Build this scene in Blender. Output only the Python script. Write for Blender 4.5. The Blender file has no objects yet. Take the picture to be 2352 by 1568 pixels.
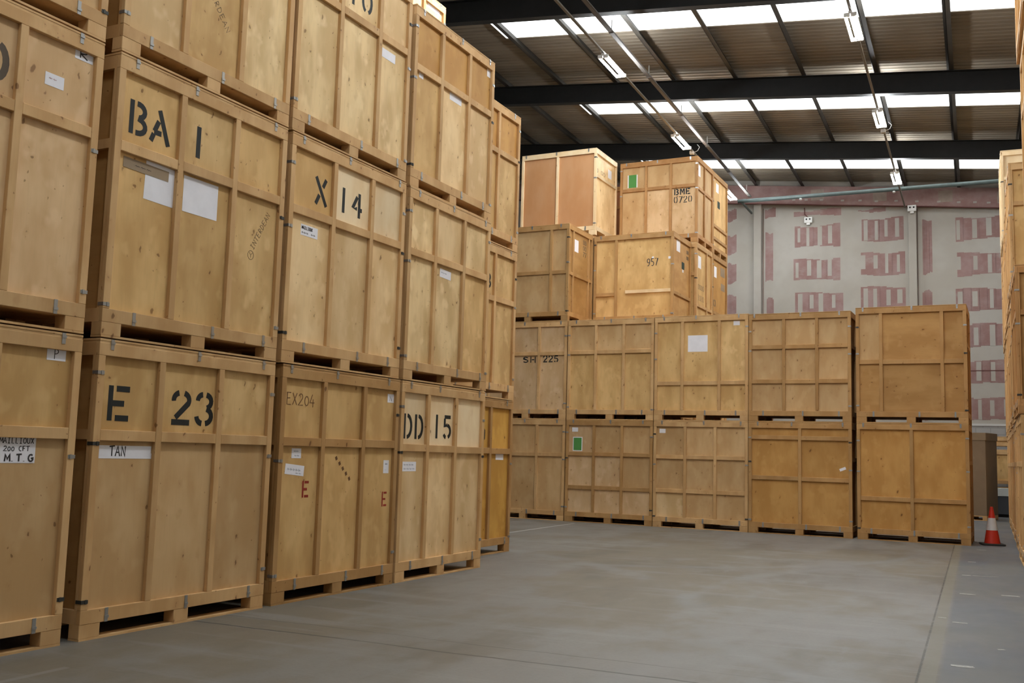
import bpy, bmesh, math, random
from mathutils import Matrix, Vector
R_ = math.radians
rnd = random.Random(7)
SC = bpy.context.scene
COL = SC.collection

# ---------------------------------------------------------------- camera, world, exposure
cam_d = bpy.data.cameras.new('camera')
cam_d.sensor_width = 36.0
cam_d.lens = 2307.8 / 2352 * 36.0
cam_d.clip_end = 200
cam = bpy.data.objects.new('camera', cam_d)
COL.objects.link(cam)
rv = Vector((0.89331916, 0.44853501, 0.02823506))
uv = Vector((0.02422985, -0.11080039, 0.99354728))
fv = Vector((-0.44876919, 0.88687069, 0.10984804))
cam.matrix_world = Matrix(((rv.x, uv.x, -fv.x, 0), (rv.y, uv.y, -fv.y, 0), (rv.z, uv.z, -fv.z, 1.55), (0, 0, 0, 1)))
SC.camera = cam

wld = bpy.data.worlds.new('daylight')
SC.world = wld
wld.use_nodes = True
wld.node_tree.nodes['Background'].inputs[0].default_value = (0.85, 0.92, 1.0, 1)
wld.node_tree.nodes['Background'].inputs[1].default_value = 1.0

SC.view_settings.view_transform = 'Standard'
SC.view_settings.look = 'None'
SC.view_settings.gamma = 1.0
SC.view_settings.use_curve_mapping = False
SC.view_settings.exposure = 0.95
SC.cycles.max_bounces = 7
SC.cycles.diffuse_bounces = 5
SC.cycles.glossy_bounces = 2
SC.cycles.transmission_bounces = 2
SC.cycles.sample_clamp_indirect = 6.0
TUBE_POWER = 150.0
SKYLIGHT_POWER = 1.5

A_W = R_(2.0)                       # the building's axes are turned 2 degrees from the crate rows
MW = Matrix.Rotation(A_W, 4, 'Z')

# ---------------------------------------------------------------- mesh helpers
class MB:
    def __init__(self):
        self.bm = bmesh.new()
    def box(self, x0, x1, y0, y1, z0, z1, bev=0.0, mi=0):
        vs = [self.bm.verts.new(p) for p in ((x0, y0, z0), (x1, y0, z0), (x1, y1, z0), (x0, y1, z0),
                                             (x0, y0, z1), (x1, y0, z1), (x1, y1, z1), (x0, y1, z1))]
        fs = [self.bm.faces.new([vs[i] for i in q]) for q in ((3, 2, 1, 0), (4, 5, 6, 7), (0, 1, 5, 4), (1, 2, 6, 5), (2, 3, 7, 6), (3, 0, 4, 7))]
        for f in fs: f.material_index = mi
        if bev > 0:
            es = list({e for f in fs for e in f.edges})
            bmesh.ops.bevel(self.bm, geom=es, offset=bev, segments=1, affect='EDGES')
        return self
    def tube(self, pts, r, n=8, mi=0, cap=True):
        pts = [Vector(p) for p in pts]
        rings = []
        for i, p in enumerate(pts):
            a = pts[max(i - 1, 0)]; b = pts[min(i + 1, len(pts) - 1)]
            d = (b - a).normalized()
            h = Vector((0, 0, 1)) if abs(d.z) < .9 else Vector((1, 0, 0))
            s = d.cross(h).normalized(); t = s.cross(d)
            rr = r[i] if isinstance(r, (list, tuple)) else r
            rings.append([self.bm.verts.new(p + (s * math.cos(2 * math.pi * k / n) + t * math.sin(2 * math.pi * k / n)) * rr) for k in range(n)])
        for u, v in zip(rings, rings[1:]):
            for k in range(n):
                f = self.bm.faces.new((u[k], u[(k + 1) % n], v[(k + 1) % n], v[k])); f.material_index = mi; f.smooth = True
        if cap:
            self.bm.faces.new(rings[0][::-1]).material_index = mi; self.bm.faces.new(rings[-1]).material_index = mi
        return self
    def prism(self, prof, axis, a, b, mi=0):
        # prof: 2D outline; axis 'x' -> (y,z) profile, axis 'y' -> (x,z) profile
        def P(q, t): return (t, q[0], q[1]) if axis == 'x' else (q[0], t, q[1])
        A = [self.bm.verts.new(P(q, a)) for q in prof]; B = [self.bm.verts.new(P(q, b)) for q in prof]
        n = len(prof)
        for k in range(n):
            self.bm.faces.new((A[k], A[(k + 1) % n], B[(k + 1) % n], B[k])).material_index = mi
        self.bm.faces.new(A[::-1]).material_index = mi; self.bm.faces.new(B).material_index = mi
        return self
    def xform(self, M):
        bmesh.ops.transform(self.bm, matrix=M, verts=self.bm.verts); return self
    def build(self, name, mats, parent=None):
        bmesh.ops.recalc_face_normals(self.bm, faces=self.bm.faces)
        me = bpy.data.meshes.new(name); self.bm.to_mesh(me); self.bm.free()
        for m in (mats if isinstance(mats, (list, tuple)) else [mats]): me.materials.append(m)
        o = bpy.data.objects.new(name, me); COL.objects.link(o)
        if parent is not None: o.parent = parent
        return o

def tag(o, label=None, cat=None, group=None, kind=None):
    if label: o['label'] = label
    if cat: o['category'] = cat
    if group: o['group'] = group
    if kind: o['kind'] = kind
    return o

def empty(name, loc, rz=0.0):
    o = bpy.data.objects.new(name, None); COL.objects.link(o)
    o.empty_display_size = .2
    o.location = loc; o.rotation_euler = (0, 0, rz)
    return o

def wloc(x, y, z):                   # building axes -> scene
    v = MW @ Vector((x, y, z)); return (v.x, v.y, v.z)

# ---------------------------------------------------------------- materials
MATS = {}
class NT:
    def __init__(self, name):
        self.m = bpy.data.materials.new(name); self.m.use_nodes = True
        self.t = self.m.node_tree; self.b = self.t.nodes['Principled BSDF']
    def n(self, ty, **kw):
        nd = self.t.nodes.new(ty)
        for k, v in kw.items(): setattr(nd, k, v)
        return nd
    def l(self, a, b): self.t.links.new(a, b)
    def val(self, sock, v):
        if hasattr(v, 'is_output') or isinstance(v, bpy.types.NodeSocket): self.l(v, sock)
        else: sock.default_value = v
    def math(self, op, a, b=None, c=None, clamp=False):
        nd = self.n('ShaderNodeMath', operation=op, use_clamp=clamp)
        self.val(nd.inputs[0], a)
        if b is not None: self.val(nd.inputs[1], b)
        if c is not None: self.val(nd.inputs[2], c)
        return nd.outputs[0]
    def mix(self, fac, a, b, mode='MIX'):
        nd = self.n('ShaderNodeMix', data_type='RGBA', blend_type=mode)
        self.val(nd.inputs[0], fac)
        for s, v in ((nd.inputs[6], a), (nd.inputs[7], b)):
            if isinstance(v, bpy.types.NodeSocket): self.l(v, s)
            else: s.default_value = (v[0], v[1], v[2], 1)
        return nd.outputs[2]
    def noise(self, vec, scale, detail=3, rough=.55):
        nd = self.n('ShaderNodeTexNoise'); nd.inputs['Scale'].default_value = scale
        nd.inputs['Detail'].default_value = detail; nd.inputs['Roughness'].default_value = rough
        if vec is not None: self.l(vec, nd.inputs['Vector'])
        return nd.outputs[0]
    def ramp(self, v, a, b, lo=0.0, hi=1.0):
        nd = self.n('ShaderNodeMapRange', clamp=True); nd.interpolation_type = 'SMOOTHSTEP'
        self.l(v, nd.inputs[0]); nd.inputs[1].default_value = a; nd.inputs[2].default_value = b
        nd.inputs[3].default_value = lo; nd.inputs[4].default_value = hi
        return nd.outputs[0]
    def objvec(self, sc, rand=60.0):
        tc = self.n('ShaderNodeTexCoord')
        mp = self.n('ShaderNodeMapping'); mp.inputs['Scale'].default_value = sc
        if rand:
            oi = self.n('ShaderNodeObjectInfo'); cb = self.n('ShaderNodeCombineXYZ')
            for k, f in enumerate((1.0, .73, 1.37)): self.l(self.math('MULTIPLY', oi.outputs['Random'], rand * f), cb.inputs[k])
            ad = self.n('ShaderNodeVectorMath', operation='ADD')
            self.l(tc.outputs['Object'], ad.inputs[0]); self.l(cb.outputs[0], ad.inputs[1])
            self.l(ad.outputs[0], mp.inputs[0])
        else: self.l(tc.outputs['Object'], mp.inputs[0])
        return mp.outputs[0]

def mat_ply(name, c, knots=.5, contrast=1.0, horiz=False, blot=1.0):
    k = NT(name)
    st = (14, 14, 1.0) if not horiz else (1.0, 1.0, 14)
    lo = (3.2, 3.2, .55) if not horiz else (.55, .55, 3.2)
    kn = (5.0, 5.0, 3.2) if not horiz else (3.2, 3.2, 5.0)
    c = (c[0] * 1.06, c[1] * 1.0, c[2] * .89)
    fib = k.noise(k.objvec(st), 4.0, 4, .6)
    fig = k.noise(k.objvec((2.2, 2.2, .9) if not horiz else (.9, .9, 2.2)), 1.5, 3, .5)
    blo = k.noise(k.objvec((1, 1, .7)), 5.5, 2, .5)
    oi = k.n('ShaderNodeObjectInfo')
    tone = k.ramp(oi.outputs['Random'], 0, 1, .93, 1.08)
    dark = [v * (1 - .14 * contrast) for v in (c[0], c[1] * .96, c[2] * .88)]
    light = [min(v * (1 + .12 * contrast), .9) for v in (c[0] * .98, c[1] * 1.02, c[2] * 1.06)]
    col = k.mix(k.ramp(fig, .35, .68), dark, light)
    col = k.mix(k.ramp(fib, .45, .75, 0, .20 * contrast), col, [v * .74 for v in c])
    col = k.mix(k.ramp(blo, .54, .70, 0, .50 * blot), col, [min(c[0] * 1.16, .9), min(c[1] * 1.24, .9), min(c[2] * 1.36, .9)])
    vec = k.objvec(kn)
    dst = k.noise(k.objvec((3, 3, 3)), 3.0, 2)
    ad = k.n('ShaderNodeVectorMath', operation='ADD')
    k.l(vec, ad.inputs[0])
    sc = k.n('ShaderNodeVectorMath', operation='SCALE'); k.l(k.math('MULTIPLY', dst, 1.0), sc.inputs[3]); sc.inputs[0].default_value = (.5, .5, .5)
    k.l(sc.outputs[0], ad.inputs[1])
    vo = k.n('ShaderNodeTexVoronoi'); vo.inputs['Scale'].default_value = 1.5; k.l(ad.outputs[0], vo.inputs['Vector'])
    sepc = k.n('ShaderNodeSeparateColor'); k.l(vo.outputs['Color'], sepc.inputs[0])
    gate = k.math('LESS_THAN', sepc.outputs[0], min(1.0, knots * 1.25))
    rad = k.math('MULTIPLY_ADD', sepc.outputs[1], .10, .055)
    rel = k.math('DIVIDE', vo.outputs['Distance'], rad)
    knot = k.math('MULTIPLY', k.ramp(rel, .55, 1.0, 1, 0), gate)
    halo = k.math('MULTIPLY', k.ramp(rel, .9, 3.0, .38, 0), gate)
    col = k.mix(halo, col, [c[0] * .80, c[1] * .72, c[2] * .62])
    col = k.mix(k.math('MULTIPLY', knot, .8), col, (c[0] * .30, c[1] * .22, c[2] * .16))
    # small pin knots
    v2 = k.n('ShaderNodeTexVoronoi'); v2.inputs['Scale'].default_value = 4.2 if 'batten' not in name else 3.2; k.l(ad.outputs[0], v2.inputs['Vector'])
    s2 = k.n('ShaderNodeSeparateColor'); k.l(v2.outputs['Color'], s2.inputs[0])
    r2 = k.math('DIVIDE', v2.outputs['Distance'], k.math('MULTIPLY_ADD', s2.outputs[2], .10, .09))
    g2 = k.math('LESS_THAN', s2.outputs[0], knots * (.30 if 'batten' not in name else .5))
    col = k.mix(k.math('MULTIPLY', k.ramp(r2, .5, 1.05, .75, 0), g2), col, (c[0] * .42, c[1] * .33, c[2] * .25))
    cm = k.n('ShaderNodeCombineColor')
    for i in range(3): k.l(tone, cm.inputs[i])
    col = k.mix(1.0, col, cm.outputs[0], 'MULTIPLY')
    k.l(col, k.b.inputs['Base Color'])
    k.b.inputs['Roughness'].default_value = .62
    k.b.inputs['Specular IOR Level'].default_value = .3
    bp = k.n('ShaderNodeBump'); bp.inputs['Strength'].default_value = .12; bp.inputs['Distance'].default_value = .004
    k.l(fib, bp.inputs['Height']); k.l(bp.outputs[0], k.b.inputs['Normal'])
    MATS[name] = k.m
    return k.m

def mat_plain(name, c, rough=.6, metal=0.0, var=.0, scale=6.0, spec=.4):
    k = NT(name)
    if var:
        nz = k.noise(k.objvec((1, 1, 1)), scale, 3)
        col = k.mix(k.ramp(nz, .3, .7), [v * (1 - var) for v in c], [min(1, v * (1 + var)) for v in c])
        k.l(col, k.b.inputs['Base Color'])
    else: k.b.inputs['Base Color'].default_value = (*c, 1)
    k.b.inputs['Roughness'].default_value = rough; k.b.inputs['Metallic'].default_value = metal
    k.b.inputs['Specular IOR Level'].default_value = spec
    MATS[name] = k.m
    return k.m

def mat_emit(name, c, s):
    k = NT(name)
    k.b.inputs['Base Color'].default_value = (.8, .8, .8, 1)
    k.b.inputs['Emission Color'].default_value = (*c, 1); k.b.inputs['Emission Strength'].default_value = s
    MATS[name] = k.m
    return k.m

PLY = {
 'golden': mat_ply('golden_plywood', (.60, .40, .18), .55, 1.0),
 'gold_knotty': mat_ply('knotty_golden_plywood', (.63, .435, .21), 1.0, 1.1, blot=1.4),
 'tan': mat_ply('tan_plywood', (.53, .36, .19), .45, .7, blot=.6),
 'tan_knotty': mat_ply('knotty_tan_plywood', (.65, .46, .275), 1.0, .8),
 'pale': mat_ply('pale_plywood', (.71, .525, .305), .5, .8),
 'pale_knotty': mat_ply('knotty_pale_plywood', (.71, .535, .305), 1.0, 1.2, blot=1.5),
 'white': mat_ply('whitish_plywood', (.76, .62, .43), .12, .4, blot=.4),
 'orange': mat_ply('orange_plywood', (.56, .32, .075), .3, .9),
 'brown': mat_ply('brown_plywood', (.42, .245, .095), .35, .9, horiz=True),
 'amber': mat_ply('amber_plywood', (.48, .27, .088), .3, .8),
 'pink': mat_ply('pinkish_hardboard', (.47, .255, .13), 0.0, .35, blot=.2),
 'greyish': mat_ply('greyish_plywood', (.60, .43, .265), .6, .7),
 'reddish': mat_ply('reddish_plywood', (.36, .16, .08), .3, .7),
}
PINE = {
 'pine': mat_ply('pine_batten', (.56, .365, .185), .6, .9, blot=.3),
 'pine_dark': mat_ply('aged_pine_batten', (.41, .245, .105), .7, .8, blot=.3),
 'pine_red': mat_ply('red_pine_batten', (.42, .235, .10), .7, .9, blot=.3),
 'pine_pale': mat_ply('fresh_pine_batten', (.72, .58, .40), .2, .5, blot=.3),
}
M_STEEL = mat_plain('galvanised_clip', (.42, .43, .43), .38, .8)
M_DARKSTEEL = mat_plain('dark_clip', (.06, .06, .055), .5, .5)
M_PAPER = mat_plain('white_paper', (.84, .83, .87), .8, var=.03)
M_TAPE = mat_plain('brown_tape', (.30, .22, .14), .45, var=.06)
M_GREEN = mat_plain('green_card', (.075, .27, .06), .7)
M_DARKGREEN = mat_plain('dark_green_card', (.012, .028, .016), .7)
M_STENCIL = mat_plain('black_stencil_paint', (.009, .012, .012), .6)
M_FADED = mat_plain('faded_stencil_paint', (.10, .075, .05), .7)
M_BROWNINK = mat_plain('burnt_brown_ink', (.16, .075, .025), .7)
M_PENCIL = mat_plain('pencil_mark', (.15, .10, .05), .7)
M_PEN = mat_plain('marker_ink', (.04, .035, .035), .6)
M_BLUEPEN = mat_plain('blue_grey_ink', (.28, .30, .36), .6)
M_RED = mat_plain('dark_red_paint', (.30, .03, .015), .6)
M_BEAM = mat_plain('black_steel', (.007, .0073, .007), .62, var=.15, spec=.3)
M_PURLIN = mat_plain('dark_purlin_steel', (.03, .027, .022), .55, .1, var=.2, scale=2)
M_CONDUIT = mat_plain('grey_conduit', (.17, .155, .13), .7, 0)
M_TUBE = mat_emit('fluorescent_tube_glow', (.93, .97, 1.0), TUBE_POWER)
M_HOUSE = mat_plain('white_enamel', (.75, .75, .73), .4)
M_SKY = mat_emit('daylit_rooflight', (.95, .99, 1.0), SKYLIGHT_POWER)
M_GREENPIPE = mat_plain('grey_green_steel', (.085, .11, .105), .5, .2, var=.1)
M_REDPIPE = mat_plain('dark_red_conduit', (.11, .035, .03), .6)

# ---------------------------------------------------------------- lettering
def arc(cx, cy, rx, ry, a0, a1, n=8):
    return [(cx + rx * math.cos(R_(a0 + (a1 - a0) * i / n)), cy + ry * math.sin(R_(a0 + (a1 - a0) * i / n))) for i in range(n + 1)]
STEN = {
 'E': [[(.1, 0), (.1, 1)], [(.25, .92), (.62, .92)], [(.1, .5), (.48, .5)], [(.25, .08), (.62, .08)]],
 'A': [[(.0, 0), (.09, .24)], [(.11, .32), (.25, .66)], [(.1, .3), (.36, .3)], [(.26, 1), (.62, 0)]],
 'B': [[(.08, 0), (.08, 1)], [(.25, .93)] + arc(.3, .73, .22, .2, 80, -80), [(.3, .5)] + arc(.3, .28, .26, .21, 80, -90) + [(.24, .07)]],
 'D': [[(.08, 0), (.08, 1)], [(.26, .93)] + arc(.26, .5, .28, .43, 80, -80) + [(.26, .07)]],
 'H': [[(.08, 0), (.08, 1)], [(.54, 0), (.54, 1)], [(.18, .5), (.44, .5)]],
 'M': [[(.08, 0), (.08, 1)], [(.16, .95), (.33, .35), (.5, .95)], [(.58, 0), (.58, 1)]],
 'S': [arc(.3, .73, .23, .2, 20, 190) + arc(.3, .29, .24, .21, 90, -160)[1:]],
 'X': [[(.04, 1), (.56, 0)], [(.52, 1), (.38, .68)], [(.22, .36), (.06, 0)]],
 '0': [arc(.26, .5, .2, .43, 100, 260), arc(.36, .5, .2, .43, 80, -80)],
 '1': [[(.3, 0), (.3, 1)]],
 '2': [arc(.28, .72, .22, .21, 190, 105), arc(.34, .72, .22, .21, 75, -25) + [(.14, .2)], [(.02, .07), (.6, .07)]],
 '3': [arc(.25, .74, .18, .19, 180, 95), arc(.34, .73, .19, .2, 85, -75), arc(.34, .29, .21, .22, 80, -85), arc(.25, .29, .2, .22, 265, 185)],
 '4': [[(.46, 0), (.46, 1)], [(.33, .84), (.08, .36), (.33, .36)], [(.53, .34), (.63, .34)]],
 '5': [[(.1, .93), (.56, .93)], [(.12, .86), (.12, .54), (.3, .6)], arc(.3, .32, .25, .26, 85, -70), arc(.26, .32, .22, .26, 260, 210)],
 '7': [[(.05, .93), (.58, .93), (.2, 0)]],
 '9': [arc(.3, .68, .22, .26, -30, 330), [(.52, .68), (.5, .3), (.34, .07), (.12, .1)]],
}
HAND = {
 'A': [[(0, 0), (.3, 1), (.6, 0)], [(.12, .38), (.5, .38)]],
 'C': [arc(.35, .5, .32, .48, 60, 300)], 'D': [[(.05, 0), (.05, 1)] + arc(.05, .5, .5, .5, 90, -90)],
 'E': [[(.55, 1), (.05, 1), (.05, 0), (.55, 0)], [(.05, .52), (.45, .55)]],
 'F': [[(.55, 1), (.05, 1), (.05, 0)], [(.05, .52), (.45, .55)]],
 'G': [arc(.35, .5, .33, .48, 50, 330) + [(.64, .45), (.36, .45)]],
 'I': [[(.3, 0), (.3, 1)], [(.1, 1), (.5, 1)], [(.1, 0), (.5, 0)]], 'L': [[(.1, 1), (.1, 0), (.5, 0)]],
 'M': [[(0, 0), (.1, 1), (.35, .3), (.6, 1), (.7, 0)]], 'N': [[(.05, 0), (.05, 1), (.55, 0), (.55, 1)]],
 'O': [arc(.32, .5, .28, .48, 0, 360, 14)], 'P': [[(.1, 0), (.1, 1)] + arc(.1, .75, .4, .25, 90, -90)],
 'R': [[(.1, 0), (.1, 1)] + arc(.1, .75, .4, .25, 90, -90) + [(.55, 0)]],
 'S': [arc(.3, .73, .23, .2, 20, 190) + arc(.3, .29, .24, .21, 90, -160)[1:]],
 'T': [[(.3, 0), (.3, 1)], [(-.05, .95), (.65, 1.02)]], 'U': [[(.05, 1), (.05, .3)] + arc(.3, .3, .25, .28, 180, 360) + [(.55, 1)]],
 'X': [[(0, 1), (.55, 0)], [(.55, 1), (0, 0)]], 'Y': [[(0, 1), (.3, .5), (.6, 1)], [(.3, .5), (.3, 0)]],
 '0': [arc(.32, .4, .26, .4, 0, 360, 12)], '2': [arc(.3, .72, .25, .25, 170, -40) + [(.0, 0), (.6, .02)]],
 '4': [[(.3, 1), (.0, .3), (.6, .3)], [(.42, .6), (.4, -.1)]],
 '5': [[(.55, 1), (.12, 1), (.1, .55)] + arc(.28, .3, .26, .3, 110, -130)],
 '7': [[(0, 1), (.55, 1), (.2, 0)]], '9': [arc(.3, .7, .25, .28, 0, 360, 12), [(.55, .75), (.5, .3), (.3, 0), (.1, .02)]],
 '.': [[(.2, 0), (.2, .08)]], '~': [[(0, .3), (.15, .7), (.25, .2), (.4, .6), (.5, .3), (.62, .5)]],
}
def ribbons(mb, polys, M, w, th=.0010):
    for pl in polys:
        th += .0002
        pts = [Vector(p) for p in pl]
        L, Rr = [], []
        for i, p in enumerate(pts):
            a = pts[max(i - 1, 0)]; b = pts[min(i + 1, len(pts) - 1)]
            d = (b - a)
            if d.length < 1e-6: d = Vector((1, 0))
            d.normalize(); nrm = Vector((-d.y, d.x))
            if 0 < i < len(pts) - 1:
                d1 = (p - a).normalized(); c = max(.55, abs(nrm.dot(Vector((-d1.y, d1.x)))))
            else: c = 1
            L.append(p + nrm * w / 2 / c); Rr.append(p - nrm * w / 2 / c)
        for s in range(len(pts) - 1):
            q = [L[s], L[s + 1], Rr[s + 1], Rr[s]]
            top = [mb.bm.verts.new(M @ Vector((v.x, -th, v.y))) for v in q]
            bot = [mb.bm.verts.new(M @ Vector((v.x, 0, v.y))) for v in q]
            mb.bm.faces.new(top); mb.bm.faces.new(bot[::-1])
            for i in range(4): mb.bm.faces.new((top[i], bot[i], bot[(i + 1) % 4], top[(i + 1) % 4]))
def lettering(mb, s, u0, v0, u1, v1, y, font='S', lw=None, rot=0.0, slant=0.0, adv=.78):
    F = STEN if font == 'S' else HAND
    h = abs(v1 - v0); n = len(s)
    tot = adv * (n - 1) + .62
    w = abs(u1 - u0); sx = w / tot
    lw = lw if lw else h * .16
    vb = min(v0, v1)
    for i, ch in enumerate(s):
        if ch == ' ': continue
        polys = []
        for pl in F[ch]:
            out = []
            for (px, py) in pl:
                X = (i * adv + px) * sx + slant * py * h; Y = py * h
                if rot:
                    c, sn = math.cos(rot), math.sin(rot); X, Y = X * c - Y * sn, X * sn + Y * c
                out.append((u0 + X, vb + Y))
            polys.append(out)
        ribbons(mb, polys, Matrix.Translation((0, y, 0)), lw)

# ---------------------------------------------------------------- the storage crate
FT = .040                            # batten thickness
def wood_clip(mb, kind, u, v, W=0):
    if kind == 'top': mb.box(u - .016, u + .016, -.004, .0, v - .085, v - .001).box(u - .016, u + .016, -.004, .05, v - .002, v - .0005).box(u - .02, u + .02, -.010, -.004, v - .04, v - .02)
    if kind == 'bot': mb.box(u - .016, u + .016, -.004, .0, v, v + .11).box(u - .02, u + .02, -.010, -.004, v + .03, v + .05)
    if kind == 'cornl': mb.box(-.003, .062, -.004, 0, v - .014, v + .014).box(-.003, 0, 0, .06, v - .014, v + .014).box(.03, .048, -.009, -.004, v - .017, v + .017)
    if kind == 'cornr': mb.box(W - .062, W + .003, -.004, 0, v - .014, v + .014).box(W, W + .003, 0, .06, v - .014, v + .014).box(W - .048, W - .03, -.009, -.004, v - .017, v + .017)

def sheet(mb, u0, v0, u1, v1, y, rot=0.0):
    cu, cv = (u0 + u1) / 2, (v0 + v1) / 2; a, b = abs(u1 - u0) / 2, abs(v1 - v0) / 2
    m2 = MB(); m2.box(-a, a, -.0016, 0, -b, b)
    m2.xform(Matrix.Translation((cu, y, cv)) @ Matrix.Rotation(rot, 4, 'Y'))
    me = bpy.data.meshes.new('t'); m2.bm.to_mesh(me); m2.bm.free(); mb.bm.from_mesh(me); bpy.data.meshes.remove(me)

def crate(x, y, z, rz, label, W=2.134, D=1.5, H=2.368, stiles=(.72, 1.43), rows=(1.60,), ply='golden', top_ply=None, bay_ply=None,
          pine='pine', clips=True, text=(), sheets=(), side=None, side_rows=(1.6,), side_stiles=(.75,), side_ply=None, side_text=(), side_sheets=(),
          plain=False, group='plywood storage crates stacked in rows', skip_rails=(), extra_rail=None, lid_pine=None, seed=None, name='storage_crate', bs=.066, sh=(0, 0)):
    rr = random.Random(seed if seed is not None else int(x * 131 + y * 977 + z * 37) & 0xffff)
    root = empty(name, (x, y, z), rz)
    tag(root, label, 'crate', group)
    pm = PINE[pine]; B = .003
    zb = .143
    # pallet: three bottom boards, nine blocks, deck
    p = MB()
    for j, (a, b) in enumerate(((0, .20), (W / 2 - .085, W / 2 + .085), (W - .18, W))):
        for (c, d) in ((0, .12), (D / 2 - .06, D / 2 + .06), (D - .12, D)):
            p.box(a, b, c + .002, d - .002, .017, zb - .018, B)
    for (c, d) in ((0, .12), (D / 2 - .06, D / 2 + .06), (D - .12, D)): p.box(.002, W - .002, c, d, 0, .017)
    p.box(.002, W - .002, .002, D - .002, zb - .018, zb)
    p.build('pallet', pm, root)
    # carcase
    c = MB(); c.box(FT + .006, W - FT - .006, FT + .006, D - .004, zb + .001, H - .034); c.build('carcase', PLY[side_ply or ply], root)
    l = MB(); l.box(0, W, 0, D, H - .018, H, .002); l.box(.003, W - .003, .003, D - .003, H - .034, H - .0185); l.build('lid', PINE[lid_pine or pine], root)
    zt = H - .034
    # edge and inner stiles, rails
    rails = [(zb - .019, zb + .09), (zt - .10, zt)]
    es = .068
    xs = [(0, es)] + [(s - bs / 2, s + bs / 2) for s in stiles] + [(W - es, W)]
    rw = .088
    parts = 0
    if plain:
        m = MB()
        for (a, b) in rails: m.box(0, W, 0, FT, a, b)
        for (a, b) in xs: m.box(a, b, 0, FT, zb + .0905, zt - .1005)
        m.build('front_frame', pm, root)
        for (u0, u1) in ((0, FT), (W - FT, W)):
            m = MB()
            for (a, b) in rails: m.box(u0, u1, FT + .001, D - .001, a, b)
            for (a, b) in ((FT + .001, .07), (D - .07, D - .001)): m.box(u0, u1, a, b, zb + .0905, zt - .1005)
            m.build('side_frame', pm, root)
        return root
    for (a, b) in rails:
        m = MB(); m.box(0, W, 0, FT, a, b, B); m.build('top_rail' if a > 1 else 'bottom_rail', pm, root)
    for i, (a, b) in enumerate(xs):
        m = MB(); m.box(a, b, .0, FT, zb + .0905, zt - .1005, B); m.build('stile', pm, root)
    bays = list(zip([q[1] for q in xs[:-1]], [q[0] for q in xs[1:]]))
    lv = [rails[0][1]]
    for i, (a, b) in enumerate(bays):
        ys = [zb + .05]
        for k, r in enumerate(rows):
            if (i, k) in skip_rails: continue
            rj = r + rr.uniform(-.006, .006)
            m = MB(); m.box(a + .0005, b - .0005, .002, FT, rj - rw / 2, rj + rw / 2, B); m.build('mid_rail', pm, root)
            ys.append(rj)
        ys.append(zt - .05)
        ys = sorted(ys)
        for k in range(len(ys) - 1):
            pk = ply
            if top_ply and k == len(ys) - 2: pk = top_ply
            if bay_ply and (i, k) in bay_ply: pk = bay_ply[(i, k)]
            m = MB(); m.box(a - .02, b + .02, FT, FT + .005, ys[k], ys[k + 1]); m.build('panel', PLY[pk], root)
    if extra_rail:
        a, b, r = extra_rail
        m = MB(); m.box(a, b, .004, FT - .0005, r - .04, r + .04, B); o = m.build('loose_batten', PINE['pine_pale'], root); tag(o, 'paler nailed-on batten')
    # side framing
    def side_face(tr, detail):
        sxs = [(FT + .001, es)] + ([(s - .035, s + .035) for s in side_stiles] if not plain else []) + [(D - es, D - .001)]
        if detail:
            for (a, b) in sxs:
                m = MB(); m.box(a, b, 0, FT - .001, zb + .0905, zt - .1005, B); m.xform(tr); m.build('side_stile', pm, root)
            for (a, b) in rails:
                m = MB(); m.box(FT + .001, D - .001, 0, FT - .001, a, b, B); m.xform(tr); m.build('side_rail', pm, root)
            for (a, b) in zip([q[1] for q in sxs[:-1]], [q[0] for q in sxs[1:]]):
                for r in side_rows:
                    m = MB(); m.box(a + .001, b - .001, .002, FT - .001, r - .04, r + .04, B); m.xform(tr); m.build('side_rail', pm, root)
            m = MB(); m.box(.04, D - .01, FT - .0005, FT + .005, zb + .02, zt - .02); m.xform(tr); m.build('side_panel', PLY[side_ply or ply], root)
        else:
            m = MB()
            for (a, b) in sxs: m.box(a, b, 0, FT - .001, zb + .0905, zt - .1005)
            for (a, b) in rails: m.box(FT + .001, D - .001, 0, FT - .001, a, b)
            for r in side_rows: m.box(es + .001, D - es - .001, .002, FT - .001, r - .04, r + .04)
            m.xform(tr); m.build('side_frame', pm, root)
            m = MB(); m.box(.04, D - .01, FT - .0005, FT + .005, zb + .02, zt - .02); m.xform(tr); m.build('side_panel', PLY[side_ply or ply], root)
    # local side coords (a along depth, outward) -> right face: a = depth, normal +x
    TR = Matrix(((0, -1, 0, W), (1, 0, 0, 0), (0, 0, 1, 0), (0, 0, 0, 1)))
    TL = Matrix(((0, 1, 0, 0), (1, 0, 0, 0), (0, 0, 1, 0), (0, 0, 0, 1)))
    side_face(TR, side == 'R'); side_face(TL, side == 'L')
    if clips:
        for u in (.17 + rr.uniform(-.05, .05), W * .52 + rr.uniform(-.25, .1), W - .19 + rr.uniform(-.05, .05)):
            m = MB(); wood_clip(m, 'top', u, H); m.build('metal_clip', M_STEEL, root)
        for u in (.30 + rr.uniform(-.05, .06), W * .56 + rr.uniform(-.12, .12), W - .22 + rr.uniform(-.06, .05)):
            m = MB(); wood_clip(m, 'bot', u, zb - .02); m.build('metal_clip', M_STEEL, root)
        for v in (.30, 1.45, 2.02):
            for kd in ('cornl', 'cornr'):
                if rr.random() < .12: continue
                m = MB(); wood_clip(m, kd, 0, v + rr.uniform(-.08, .08), W); m.build('corner_clip', M_DARKSTEEL if rr.random() < .3 else M_STEEL, root)
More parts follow.
